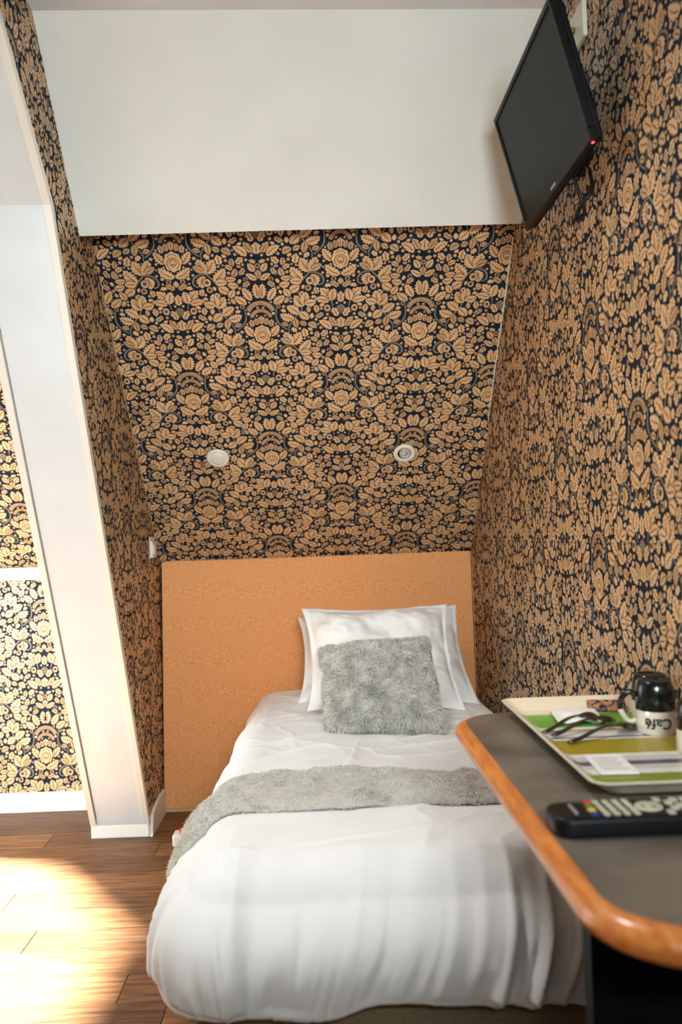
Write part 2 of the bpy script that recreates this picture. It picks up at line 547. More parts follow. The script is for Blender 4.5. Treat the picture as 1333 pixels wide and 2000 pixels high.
def make_tile():
    E = []
    A = lambda *x, **k: E.extend(leaf2d(*x, **k))
    # rose
    E.extend(disc2d((0, .012), .054, .064, layer=3, m=1, n=16, scallop=.06, dot=False))
    E.extend(arc2d((0, .0), .036, -60, 90, .005, 5, 4))
    E.extend(arc2d((0, .005), .02, -80, 90, .005, 5, 4))
    E.extend(arc2d((0, -.01), .008, -80, 90, .006, 5, 4))
    E.extend(arc2d((0, .03), .03, 20, 90, .004, 5, 4))
    A((.004, -.092), (.094, -.026), .052, lobes=4, bend=-.12, layer=2)
    A((.056, -.004), (.108, .075), .044, lobes=3, layer=2)
    A((0, .085), (0, .142), .042, lobes=2, layer=2)
    A((.028, .078), (.036, .128), .028, lobes=2, layer=2, m=2)
    A((.058, .066), (.066, .118), .03, lobes=2, layer=2, m=2)
    E.extend(arc2d((0, .118), .060, 12, 90, .022, 2, 2, 6))
    E.extend(arc2d((0, .15), .078, 18, 90, .024, 2, 2, 7))
    E.extend(arc2d((0, .142), .1, 10, 90, .006, 1, 3))
    for a, l in ((84, .1), (62, .098), (40, .085)):
        t = math.radians(a)
        c, s = math.cos(t), math.sin(t)
        A((.112 * c, .15 + .112 * s), ((.112 + l) * c * 1.03, .15 + (.112 + l) * s), .044, lobes=3, layer=2)
    E.extend(ribbon([(.16, .04), (.12, .075), (.095, .12), (.1, .19), (.13, .235)], [.008, .01, .009, .007, .004]))
    E.extend(disc2d((.112, .205), .014))
    # under the rose
    A((0, -.155), (0, -.112), .03, lobes=0, layer=2, m=2, vein=False)
    E.extend(disc2d((.042, -.118), .016))
    E.extend(disc2d((.078, -.098), .012))
    A((.012, -.168), (.066, -.135), .03, lobes=2, m=2)
    A((.062, -.262), (.128, -.178), .056, lobes=3, bend=.06)
    A((.056, -.262), (.038, -.182), .05, lobes=3, bend=-.05)
    A((.074, -.27), (.165, -.25), .04, lobes=3, bend=.05)
    E.extend(ribbon([(.06, -.262), (.052, -.3), (.07, -.345)], [.008, .007, .004]))
    A((0, -.275), (0, -.2), .04, lobes=2)
    A((0, -.352), (0, -.288), .054, lobes=4, m=3, deep=.5)
    A((.02, -.37), (.052, -.31), .036, lobes=2)
    E.extend(disc2d((.085, -.315), .02, .024, m=1))
    A((0, -.45), (0, -.375), .056, lobes=2)
    A((.03, -.44), (.075, -.372), .036, lobes=2, m=2)
    A((.06, -.46), (.14, -.40), .044, lobes=3, bend=.08)
    # apex ornaments
    A((0, .392), (0, .452), .036, lobes=2, m=2)
    A((.012, .385), (.075, .425), .032, lobes=3)
    A((.02, .44), (.058, .492), .036, lobes=3)
    E.extend(disc2d((0, .475), .016))
    E.extend(disc2d((.078, .388), .014))
    A((.055, .37), (.1, .34), .03, lobes=2, m=2)
    # main spray
    E.extend(ribbon([(.168, .05), (.178, -.02), (.192, -.075), (.235, -.125), (.262, -.19), (.25, -.25)], [.006, .008, .01, .01, .008, .004]))
    A((.19, -.068), (.242, .022), .064, lobes=3, bend=-.05)
    A((.186, -.066), (.146, .026), .06, lobes=3, bend=.06)
    A((.178, -.06), (.112, -.02), .036, lobes=3, m=2)
    A((.232, -.12), (.304, -.035), .056, lobes=3, bend=-.06)
    A((.24, -.13), (.312, -.128), .044, lobes=3)
    A((.255, -.165), (.322, -.205), .046, lobes=3, bend=.05)
    A((.25, -.2), (.196, -.262), .048, lobes=3, bend=.08)
    A((.256, -.235), (.272, -.312), .046, lobes=3)
    # scroll
    E.extend(ribbon([(.19, -.075), (.15, -.075), (.112, -.1), (.105, -.138), (.13, -.155), (.15, -.135), (.138, -.118)],
                    [.006, .01, .012, .01, .008, .006, .004], 1, 3, 24))
    A((.172, -.085), (.155, -.165), .05, lobes=3, bend=-.12)
    E.extend(disc2d((.188, -.128), .024, .026, m=1))
    E.extend(disc2d((.2, -.175), .02, m=2))
    # upper spray
    E.extend(ribbon([(.168, .05), (.2, .11), (.245, .16), (.27, .215), (.31, .25)], [.008, .009, .009, .007, .004]))
    A((.204, .116), (.118, .15), .05, lobes=4, bend=.08)
    A((.21, .12), (.22, .05), .036, lobes=3, m=2)
    A((.236, .15), (.162, .205), .05, lobes=3, bend=-.06)
    A((.244, .16), (.3, .11), .048, lobes=3)
    A((.265, .2), (.215, .278), .052, lobes=3, bend=.06)
    A((.27, .21), (.286, .3), .054, lobes=3)
    A((.278, .22), (.348, .235), .046, lobes=3, bend=-.06)
    A((.185, .27), (.15, .325), .036, lobes=3)
    A((.175, .262), (.152, .225), .024, lobes=2, m=2)
    # fill what is left with small leaves and berries
    G = 320
    occ = np.zeros((G, G), bool)

    def pts_of(V, F):
        out = []
        for f in F:
            q = V[list(f)]
            for wgt in nrng.dirichlet(np.ones(len(f)), 26):
                out.append(wgt @ q)
        return np.array(out)

    def copies(P):
        return [P, P * [-1, 1], P + [.5, .5], P * [-1, 1] + [.5, .5]]

    def mark(P, rad=1):
        for Q in copies(P):
            ij = np.floor((Q % 1.0) * G).astype(int) % G
            for a in range(-rad, rad + 1):
                for b in range(-rad, rad + 1):
                    occ[(ij[:, 0] + a) % G, (ij[:, 1] + b) % G] = True

    def hit(P):
        ij = np.floor((P % 1.0) * G).astype(int) % G
        return occ[ij[:, 0], ij[:, 1]].mean()
    for V, F, l, m in E:
        if l <= 3 and m != 5:
            mark(pts_of(V, F), 1)
    r2 = random.Random(3)
    for size, tries in ((.058, 500), (.044, 900), (.032, 1100), (.024, 1500), (.018, 1200)):
        for _ in range(tries):
            x, y = r2.uniform(-.01, .51), r2.uniform(-.5, .5)
            a = r2.uniform(0, 2 * pi)
            L = size * r2.uniform(.9, 1.2)
            if size > .03:
                el = leaf2d((x, y), (x + L * math.cos(a), y + L * math.sin(a)), L * r2.uniform(.5, .62),
                            lobes=r2.choice((2, 3)), bend=r2.uniform(-.1, .1), m=r2.choice((1, 1, 2)), n=8)
            else:
                el = disc2d((x, y), L * .42, m=r2.choice((1, 2, 2)), n=7, dot=False)
            P = pts_of(el[1][0], el[1][1])
            if min(P[:, 0]) < .004 or max(P[:, 0]) > .496:
                continue
            if hit(P) < .02:
                mark(P, 1)
                E.extend(el)
    return sorted(E, key=lambda e: e[2])


TILE = make_tile()


def wallpaper(name, parent, O, U, Vv, Nn, u_rng, v_rng, u0=0.0, v0=0.0, inside=None):
    """lay the printed leaves on a wall: O origin, U/Vv axes, Nn towards the room; (u0,v0) the place of a rose."""
    O, U, Vv, Nn = [np.array(a, float) for a in (O, U, Vv, Nn)]
    Vs, Fs, Mi = [], [], []
    base = 0
    iu0, iu1 = math.floor((u_rng[0] - u0) / TW) - 1, math.ceil((u_rng[1] - u0) / TW) + 1
    iv0, iv1 = math.floor((v_rng[0] - v0) / TV) - 1, math.ceil((v_rng[1] - v0) / TV) + 1
    for idx, (V, F, l, m) in enumerate(TILE):
        axis = np.abs(V[:, 0]).max() if V[:, 0].min() > -0.03 and V[:, 0].max() < .03 else 1
        symmetric = abs(V[:, 0].mean()) < 1e-4
        h = 0.00015 + 6e-6 * idx
        Fa = [np.array(f) for f in F]
        for iu in range(iu0, iu1):
            for iv in range(iv0, iv1):
                for half in (0, 1):
                    for mir in ((1,) if symmetric else (1, -1)):
                        uu = (V[:, 0] * mir + iu + .5 * half) * TW + u0
                        vv = (V[:, 1] + iv + .5 * half) * TV + v0
                        if uu.max() < u_rng[0] or uu.min() > u_rng[1] or vv.max() < v_rng[0] or vv.min() > v_rng[1]:
                            continue
                        uu = np.clip(uu, *u_rng)
                        vv = np.clip(vv, *v_rng)
                        if inside is not None:
                            uu = inside(uu, vv)
                        Vs.append(O + np.outer(uu, U) + np.outer(vv, Vv) + Nn * h)
                        for f in Fa:
                            g = f + base
                            Fs.append(tuple(g.tolist() if mir == 1 else g[::-1].tolist()))
                        Mi.extend([m - 1] * len(Fa))
                        base += len(V)
    o = obj(name, np.concatenate(Vs), Fs, [M_leaf, M_leaf2, M_stem, M_vein, M_paper], parent, mi=Mi)
    return stuff(o)


# ------------------------------------------------------------------ room shell
XL, XR, XA = -1.75, 0.631, -0.676        # far left wall, right wall, alcove's left cheek
YB, YF = 3.55, -.25
ZC = 2.424
PH = 0.8092                              # slope of the roof
tanp = math.tan(PH)
slope_y = lambda z: 3.5185 - (z - 1.03) / tanp
slope_z = lambda y: 1.03 + (3.5185 - y) * tanp
ZK = slope_z(YB)

floor = struct(box('floor', (XL - .2, YF - .2, -.06), (XR + .2, YB + .2, -.012), M_gap), 'wooden plank floor running across the room')
pw = 0.1335
plank_me = {}
k0 = math.floor((YF - 1.93) / pw)
row = 0
y = 1.93 + k0 * pw
while y < YB - .005:
    y0, y1 = max(y, YF), min(y + pw, YB)
    L = 1.22
    joint = {9: -1.05}.get(int(round((y - 1.93) / pw)), None)
    if int(round((y - 1.93) / pw)) == 1:
        joint = -.525
    if int(round((y - 1.93) / pw)) == 0:
        joint = -.40
    if joint is None:
        joint = XL + ((row * 0.437) % 1.0) * L
    x = joint - math.ceil((joint - XL) / L) * L
    while x < XR:
        x0, x1 = max(x, XL), min(x + L, XR)
        if x1 - x0 > .02 and y1 - y0 > .01:
            key = (round(x1 - x0, 4), round(y1 - y0, 4))
            if key not in plank_me:
                o = box('plank', (0.0008, 0.0008, -.012), (key[0] - .0008, key[1] - .0008, 0), M_plank, floor, bevel=.0009, seg=1)
                plank_me[key] = o.data
            else:
                o = bpy.data.objects.new('plank', plank_me[key])
                COL.objects.link(o)
                o.parent = floor
            o.location = (x0, y0, 0)
        x += L
    y += pw
    row += 1

wall_back = struct(box('wall_back', (XL - .15, YB, -.05), (XR + .15, YB + .12, ZK), M_paper), 'low knee wall papered in navy and tan leaves')
wallpaper('leaf_pattern', wall_back, (0, YB, 0), (1, 0, 0), (0, 0, 1), (0, -1, 0), (XL, -.86), (.08, ZK), -1.17, .225)

bm = bmesh.new()
ztop = 2.55
add_prism(bm, [(YB, ZK), (slope_y(ztop), ztop), (slope_y(ztop) + .15, ztop + .1), (YB + .12, ZK)], 'x', XL - .15, XR + .15)
wall_slope = struct(bm_obj('wall_slope', bm, M_paper), 'sloping attic wall papered with tan leaves on navy above the headboard')
sU, sV, sN = (1, 0, 0), (0, -math.cos(PH), math.sin(PH)), (0, -math.sin(PH), -math.cos(PH))
Ls = (2.30 - ZK) / math.sin(PH)
rv = (1.974 - ZK) / math.sin(PH)
wallpaper('leaf_pattern', wall_slope, (0, YB, ZK), sU, sV, sN, (XA, XR), (0.0, Ls), -.4384, rv)
wallpaper('leaf_pattern', wall_slope, (0, YB, ZK), sU, sV, sN, (XL, -.86), (0.0, (ZC - ZK) / math.sin(PH)), -1.17, .25)


# torn paper edge down the right end of the slope, and a finer one on the left
for side, x0, wd, zt, zb_ in ((1, XR - .0075, .0050, 2.02, 1.52), (-1, XA + .0015, .0022, 1.95, 1.10)):
    V, Fc = [], []
    nn_ = 60
    for q in range(nn_ + 1):
        z = zt + (zb_ - zt) * q / nn_
        w_ = wd * max(.12, (1 - .55 * q / nn_) * rnd.uniform(.55, 1.15))
        b0 = Vector((x0, slope_y(z), z))
        nv_ = Vector(sN)
        V += [tuple(b0 + nv_ * .001), tuple(b0 + nv_ * .0045), tuple(b0 + nv_ * .0045 + Vector((w_, 0, 0))), tuple(b0 + nv_ * .001 + Vector((w_, 0, 0)))]
    for q in range(nn_):
        for e in range(4):
            Fc.append((4 * q + e, 4 * q + (e + 1) % 4, 4 * q + 4 + (e + 1) % 4, 4 * q + 4 + e))
    obj('paper_edge', V, Fc, M_boardedge if side < 0 else M_trim, wall_slope)['label'] = 'torn pale paper edge'

wall_right = struct(box('wall_right', (XR, YF - .1, -.05), (XR + .12, YB + .1, 2.6), M_paper), 'right wall papered in navy with tan leaves')
wallpaper('leaf_pattern', wall_right, (XR, 0, 0), (0, -1, 0), (0, 0, 1), (-1, 0, 0), (-YB, -.55), (.35, ZC), -2.1596, 1.759)

# boxed sloping pillar left of the bed and the papered cheek of the alcove behind it
PP = [(3.222, 0), (2.17, 1.987), (1.652, ZC + .005), (2.2, ZC + .005), (YB, ZK), (YB, 0)]
pier = struct(prism('wall_pillar', PP, 'x', -.866, -.690, M_white), 'white boxed sloping pillar standing left of the bed')


def prof_strip(name, x0, x1, out, back, m, zb=0.0, parent=None):
    a = np.array([(3.222, 0), (2.17, 1.987), (1.652, ZC)])
    t1 = (a[1] - a[0]) / np.linalg.norm(a[1] - a[0])
    t2 = (a[2] - a[1]) / np.linalg.norm(a[2] - a[1])
    n1, n2 = np.array([-t1[1], t1[0]]), np.array([-t2[1], t2[0]])
    nm = (n1 + n2) / (1 + n1 @ n2)
    if n1[0] > 0:
        n1, n2, nm = -n1, -n2, -nm
    s = a[0] + t1 * (zb / t1[1])
    P = [s + n1 * out, a[1] + nm * out, a[2] + n2 * out, a[2] - n2 * back, a[1] - nm * back, s - n1 * back]
    return prism(name, [tuple(p) for p in P], 'x', x0, x1, m, parent)


prof_strip('corner_bead', -.694, -.674, .005, .02, M_trim, .055, pier)['label'] = 'cream corner bead'
prof_strip('edge_strip', -.893, -.872, .004, .06, M_trim, .055, pier)['label'] = 'cream edge strip'
cheek = struct(prism('wall_alcove', [(3.232, 0), (2.182, 1.987), (1.67, ZC), (2.2, ZC + .004), (YB, ZK), (YB, 0)], 'x', -.690, XA, M_paper),
               'narrow papered cheek between the pillar and the sloping wall')


def in_cheek(yy, v):
    lo = np.where(v < 1.987, 3.232 + (2.182 - 3.232) * v / 1.987, 2.182 + (1.67 - 2.182) * (v - 1.987) / (ZC - 1.987))
    hi = np.where(v < ZK, YB, slope_y(v))
    return np.clip(yy, lo + .001, hi - .001)


wallpaper('leaf_pattern', cheek, (XA, 0, 0), (0, 1, 0), (0, 0, 1), (1, 0, 0), (1.6, YB), (.07, ZC), 2.95, 1.1, inside=in_cheek)

# ceiling and the white sloping board under it
ceil = struct(box('ceiling', (XL - .15, YF - .15, ZC), (XR + .15, 2.3, ZC + .08), M_ceil), 'flat white ceiling strip')
bm = bmesh.new()
pa = [(-.676, 2.430, 1.998), (.629, 2.480, 2.026), (.629, 2.075, ZC), (-.676, 2.052, ZC)]
pv = [bm.verts.new(p) for p in pa]
pb = [bm.verts.new((p[0], p[1] + .012, p[2] + .014)) for p in pa]
bm.faces.new(pv)
bm.faces.new(pb[::-1])
for i in range(4):
    bm.faces.new([pv[i], pv[(i + 1) % 4], pb[(i + 1) % 4], pb[i]])
panel = struct(bm_obj('wall_upper', bm, M_panel), 'cream painted sloping board between ceiling and papered slope')

# skirting
def skirting(name, lo, hi, label):
    o = box(name, lo, hi, M_base, bevel=.004)
    return struct(o, label)


skirting('baseboard_back', (XL, YB - .014, 0), (-.895, YB, .082), 'white skirting under the left papered wall')
bp = struct(box('baseboard_pillar', (-.893, 3.196, 0), (-.676, 3.32, .078), M_trim, bevel=.004), 'cream skirting block round the foot of the pillar')
ba = prism('baseboard_alcove', [(3.225, .074), (3.3, .092), (3.4, .098), (3.472, .094), (3.472, 0), (3.2, 0)], 'x', -.676, -.664, M_base)
struct(ba, 'narrow skirting beside the headboard')
struct(box('trim_1', (XL, YB - .04, .962), (-.893, YB + .02, 1.014), M_base, bevel=.004), 'white rail across the left papered wall')

# left gable wall with its window
wt = .14
W0, W1, WS, WT = 2.12, 3.26, .08, 2.0
wy2, ZH, WM = 2.54, 1.24, 2.70
bm = bmesh.new()
for poly in ([(YF, 0), (YB, 0), (YB, WS), (YF, WS)],
             [(YF, WS), (W0, WS), (W0, WT), (YF, WT)],
             [(YF, WT), (wy2, WT), (wy2, ZC + .05), (YF, ZC + .05)],
             [(W1, WS), (YB, WS), (YB, ZK + .05), (W1, ZH)],
             [(W1, ZH), (YB, ZK + .05), (wy2, ZC + .05), (wy2, WT)]):
    add_prism(bm, poly, 'x', XL - wt, XL)
wall_left = struct(bm_obj('wall_left', bm, M_plain), 'gable wall on the left')
win = struct(empty('window_1', (XL - .08, (W0 + W1) / 2, WS)), 'tall gable window with a sloping head')
win_o = Matrix.Translation((XL - .08, (W0 + W1) / 2, WS)).inverted()


def win_part(name, poly, a, b, m):
    bm = bmesh.new()
    add_prism(bm, poly, 'x', a, b)
    bmesh.ops.transform(bm, matrix=win_o, verts=bm.verts)
    return bm_obj(name, bm, m, win)


def head(y):
    return WT if y < wy2 else WT + (ZH - WT) * (y - wy2) / (W1 - wy2)


fx0, fx1 = XL - .1, XL - .06
win_part('sill_rail', [(W0, WS), (W1, WS), (W1, WS + .05), (W0, WS + .05)], fx0, fx1, M_frame)
win_part('head_rail', [(W0, WT - .04), (wy2 + .02, WT - .04), (wy2 + .02, WT), (W0, WT)], fx0, fx1, M_frame)
win_part('stile', [(W0, WS), (W0 + .04, WS), (W0 + .04, WT), (W0, WT)], fx0, fx1, M_frame)
win_part('stile', [(W1 - .04, WS), (W1, WS), (W1, ZH), (W1 - .04, head(W1 - .04))], fx0, fx1, M_frame)
win_part('mullion', [(WM - .012, WS), (WM + .012, WS), (WM + .012, head(WM)), (WM - .012, head(WM))], fx0, fx1, M_frame)
win_part('sloping_rail', [(wy2, WT), (wy2, WT - .05), (W1, ZH - .05), (W1, ZH)], fx0, fx1, M_frame)
win_part('pane', [(W0, WS), (WM, WS), (WM, head(WM) - .005), (wy2, WT - .005), (W0, WT)], XL - .082, XL - .078, M_glass)
win_part('pane', [(WM, WS), (W1, WS), (W1, ZH - .005), (WM, head(WM) - .005)], XL - .082, XL - .078, M_glass)
win_part('added_sun_blind', [(W0, 1.58), (WM - .014, 1.58), (WM - .014, head(WM - .014) - .01), (wy2, WT - .01), (W0, WT - .01)], XL - .045, XL - .042, M_blind)  # unseen blind added to trim the sun patch on the floor

# unseen wall behind the camera, its window opening sized to shade the bed foot
bm = bmesh.new()
for poly in ([(XL, 0), (XR, 0), (XR, 1.3), (XL, 1.3)], [(XL, 1.82), (XR, 1.82), (XR, ZC), (XL, ZC)],
             [(XL, 1.3), (-.48, 1.3), (-.48, 1.82), (XL, 1.82)], [(.58, 1.3), (XR, 1.3), (XR, 1.82), (.58, 1.82)]):
    add_prism(bm, poly, 'y', YF - .12, YF)
struct(bm_obj('wall_front', bm, M_plain), 'plain wall behind the viewpoint')
win2 = struct(empty('window_2', (.05, YF - .06, 1.3)), 'unseen window behind the viewpoint, opening sized to shade the bed foot')
for nm, lo, hi, mm in (('sill_rail', (-.53, -.03, 0), (.53, .03, .03), M_frame), ('head_rail', (-.53, -.03, .48), (.53, .03, .52), M_frame),
                       ('stile', (-.53, -.03, 0), (-.48, .03, .52), M_frame), ('stile', (.48, -.03, 0), (.53, .03, .52), M_frame),
                       ('pane', (-.49, -.004, .04), (.49, .0, .5), M_glass)):
    box(nm, lo, hi, mm, win2)

# ------------------------------------------------------------------ headboard
hb = tag(empty('headboard', (0, 3.48, 0)), 'wide orange felt headboard panel leaning against the papered wall', 'headboard')
hm = Matrix(((1, 0, 0, 0), (0, 1, .028, 0), (0, 0, 1, 0), (0, 0, 0, 1)))
bm = bmesh.new()
hv = [(-.672, 0, .012), (.628, 0, .012), (.624, 0, 1.027), (-.665, 0, 1.019)]
f0 = [bm.verts.new(hm @ Vector(v)) for v in hv]
f1 = [bm.verts.new(hm @ (Vector(v) + Vector((0, .016, 0)))) for v in hv]
bm.faces.new(f0)
bm.faces.new(f1[::-1])
for i in range(4):
    bm.faces.new([f0[i], f0[(i + 1) % 4], f1[(i + 1) % 4], f1[i]])
bmesh.ops.recalc_face_normals(bm, faces=bm.faces)
bmesh.ops.bevel(bm, geom=list(bm.edges), offset=.003, segments=2, affect='EDGES')
bm_obj('felt_panel', bm, M_board, hb)
box('bottom_edge', (-.672, -.003, .0), (.628, .013, .012), M_boardedge, hb, mtx=hm)['label'] = 'pale raw bottom edge'
box('side_edge', (.6285, -.001, .012), (.6305, .015, 1.02), M_boardedge, hb, mtx=hm)['label'] = 'pale raw right edge'
o = box('backing_board', (-.655, .0165, .02), (.628, .0205, 1.036), M_boardedge, hb, mtx=hm)
o['label'] = 'brown backing board just proud of the top'

# ------------------------------------------------------------------ spotlights in the slope
def on_slope(x, z, off=0.0):
    return Vector((x, slope_y(z), z)) + Vector(sN) * off


srot = Vector(sN).to_track_quat('Z', 'Y').to_matrix().to_4x4()


def spotlight(x, z, label, tilted):
    e = tag(empty('recessed_spotlight', on_slope(x, z, .0012)), label, 'spotlight', 'recessed spotlights in the papered slope')
    e.matrix_world = Matrix.Translation(on_slope(x, z, .0012)) @ srot
    R = .0425
    if tilted:
        lathe('trim_ring', [(.025, .001), (.026, .006), (.032, .007), (.040, .005), (R, 0), (.025, 0), (.025, .001)], M_plastic, e, 40)
        lathe('recess', [(.0245, .004), (.0245, -.002 + .0022), (0, .0002)], M_dark, e, 32)
        mt = Matrix.Translation((.002, .002, .004)) @ Matrix.Rotation(math.radians(-9), 4, 'X')
        lathe('bulb', [(.021, -.002), (.021, .004), (.018, .0055), (.012, .003), (.008, .0035), (.005, .006), (0, .007)], M_bulb, e, 32, mtx=mt)
    else:
        lathe('trim_ring', [(.027, .004), (.030, .006), (.038, .005), (R, .0015), (R, 0), (.027, 0), (.027, .004)], M_plastic, e, 40)
        lathe('lens', [(.028, .004), (.026, .0075), (.02, .009), (0, .0095)], M_lens, e, 32)
    return e


spotlight(-.378, 1.412, 'round white spotlight with frosted lens, left one in the papered slope', False)
spotlight(.324, 1.412, 'round white spotlight with a bare tilted bulb, right one in the papered slope', True)

# wall switch on the cheek
sw = tag(empty('wall_switch', (XA + .0015, 3.355, 1.082)), 'small white wall switch box on the alcove cheek above the headboard corner', 'switch')
box('plate', (0, -.042, -.042), (.004, .042, .042), M_plastic, sw, bevel=.0015)
box('housing', (.004, -.036, -.040), (.012, .042, .024), M_plastic, sw, bevel=.002)
box('rocker', (.012, -.022, -.026), (.016, .022, .010), M_plastic, sw, bevel=.0015)

# ------------------------------------------------------------------ bed, duvet, throw, pillows
bed = tag(empty('bed', (.17, 2.5, 0)), 'single bed with beige fabric base standing along the right wall', 'bed')
bed_o = Matrix.Translation((.17, 2.5, 0)).inverted()


def bbox(name, lo, hi, m, bevel, seg=3):
    bm = bmesh.new()
    add_box(bm, lo, hi, bevel, seg)
    bmesh.ops.transform(bm, matrix=bed_o, verts=bm.verts)
    return bm_obj(name, bm, m, bed, True)


bbox('base', (-.262, 1.60, .05), (.592, 3.46, .27), M_bedbase, .012)
bbox('mattress', (-.25, 1.60, .27), (.585, 3.465, .44), M_mattress, .05, 4)
for px, py in ((-.2, 1.65), (.53, 1.65), (-.2, 3.38), (.53, 3.38)):
    bm = bmesh.new()
    bmesh.ops.create_cone(bm, cap_ends=True, segments=16, radius1=.02, radius2=.026, depth=.05, matrix=bed_o @ Matrix.Translation((px, py, .025)))
    bm_obj('leg', bm, M_blackm, bed)

CX0, CX1, CY0, CY1, ZT = -.205, .535, 1.69, 3.385, .480
RR = .082
DL, DR, DF, DH = .30, .17, .30, .13


def duvet_surface(px, py, extra=0.0, wrinkle=True):
    """drape a flat sheet (px,py) over the mattress; overhang becomes the hanging sides."""
    dx = np.where(px < CX0, CX0 - px, np.where(px > CX1, px - CX1, 0))
    dy = np.where(py < CY0, CY0 - py, np.where(py > CY1, py - CY1, 0))
    Dx = np.where(px < CX0, DL, DR)
    Dy = np.where(py < CY0, DF, DH)
    qx, qy = dx / Dx, dy / Dy
    qm = np.maximum(qx, qy)
    th = np.arctan2(qy, qx + 1e-12)
    d = qm * (Dx * np.cos(th) ** 2 + Dy * np.sin(th) ** 2)
    sx = np.where(px < CX0, -1, 1) * np.cos(th)
    sy = np.where(py < CY0, -1, 1) * np.sin(th)
    on = qm > 1e-9
    sx, sy = np.where(on, sx, 0), np.where(on, sy, 0)
    R = np.where((py < CY0), RR * np.cos(th) ** 2 + .125 * np.sin(th) ** 2, RR)
    arc = np.minimum(d, R * pi / 2)
    h = R * np.sin(arc / R)
    v = R * (1 - np.cos(arc / R)) + np.maximum(0, d - R * pi / 2)
    side = np.where(px > CX1, .0, 1.0) * np.where(py > CY1, .0, 1.0)
    foot = sstep(3.0, 1.7, py)
    hang = np.clip((d - R) / .25, 0, 1)
    bul = .045 * np.sin(pi * np.clip(hang, 0, 1) ** .85) * (0.35 + .65 * foot) * side
    bul = bul + .02 * hang * side
    X = np.clip(px, CX0, CX1) + sx * (h + bul)
    Y = np.clip(py, CY0, CY1) + sy * (h + bul)
    Z = ZT - v
    crown = .012 * (1 - ((px - .165) / .45) ** 2) * sstep(0, .1, CX1 + .1 - px)
    Z = Z + np.clip(crown, 0, 1) * (1 - np.clip(d / .12, 0, 1))
    P = np.stack([X, Y, Z], -1)
    if wrinkle:
        n = grid_normals(P)
        if n[n.shape[0] // 2, n.shape[1] // 2, 2] < 0:
            n = -n
        left = px < CX0
        s = np.clip(px, CX0, CX1) - np.clip(py, CY0, CY1) - np.where(left, .16 * (pi / 2 - th), 0) + .06 * v
        top = 1 - np.clip(d / .1, 0, 1)
        w = .010 * fbm(px * 2.6 + 3, py * 2.2, o=3)
        # soft creases on top
        a = fbm(px * 3.1 + .5 * vnoise(px * 5, py * 5) + 7, py * 5.5 - px * 2.2, o=3)
        w = w + .0065 * (1 - np.abs(a)) ** 6 * top
        b = fbm(px * 6.5 + py * 3.5 + 2, py * 3.0 - px * 1.5 + 11, o=2)
        w = w + .004 * (1 - np.abs(b)) ** 8 * top * sstep(2.1, 2.6, py)
        # gathered folds on the hanging sides
        fw = sstep(.03, .2, d) * side
        msk = .25 + .95 * sstep(-.25, .45, vnoise(s * 4.3 + 1.7, v * 2.0 + .5))
        sw_ = s + .045 * vnoise(s * 3.1 + 4, v * 3.0) + .08 * (v - .1) * vnoise(s * 2.2 + 8, 0 * s)
        f1 = vnoise(sw_ * 17, v * 1.6 + 3)
        f2 = vnoise(sw_ * 41 + 5, v * 3.2 + 9)
        f3 = vnoise(sw_ * 70 + 2, v * 2.0 + 5)
        fw = fw * (1 - np.where(left, .75, .9) * np.sin(2 * th) ** 2 * on) * (1 - .7 * sstep(.36, .52, px) * (dy > 0))
        w = w + fw * msk * (.016 * np.maximum(1 - np.abs(f1) * 2.6, -.6) + .0065 * np.maximum(1 - np.abs(f2) * 2.2, -.5) * sstep(.05, .22, d))
        w = w + .0025 * (1 - np.abs(f3) * 2) * sstep(.16, .28, d) * side
        up = sstep(-.20, .05, CY0 - py) * (1 - sstep(.05, .2, d)) * (1 - left)
        w = w + .007 * msk * (1 - np.abs(f1) * 2.2) * up
        w = w + .014 * sstep(.2, .3, d) * vnoise(s * 9, 0 * s + 4)
        P[..., 2] = P[..., 2] + .022 * sstep(.18, .30, d) * vnoise(s * 7 + 3, 0 * s + 1) * side
        P = P + n * (w + extra)[..., None] * np.where(n[..., 2:3] < -.2, 0.3, 1.0)
        P[..., 0] = np.minimum(P[..., 0], XR - .012 + .2 * extra)
        P[..., 1] = np.minimum(P[..., 1], 3.472)
    return P


nu, nv = 250, 360
gx, gy = np.meshgrid(np.linspace(CX1 + DR, CX0 - DL, nu), np.linspace(CY0 - DF, CY1 + DH, nv), indexing='ij')
P = duvet_surface(gx, gy)
# orientation: make the normals point out
nrm = grid_normals(P)
if nrm[nu // 2, nv // 2, 2] < 0:
    gx, P = gx[::-1], P[::-1]
dv_ = obj('duvet', P.reshape(-1, 3), grid_faces(nu, nv), M_cotton, smooth=True)
sm = dv_.modifiers.new('thick', 'SOLIDIFY')
sm.thickness = .003
sm.offset = -1
tag(dv_, 'crumpled white duvet covering the whole bed and hanging over its foot', 'duvet')


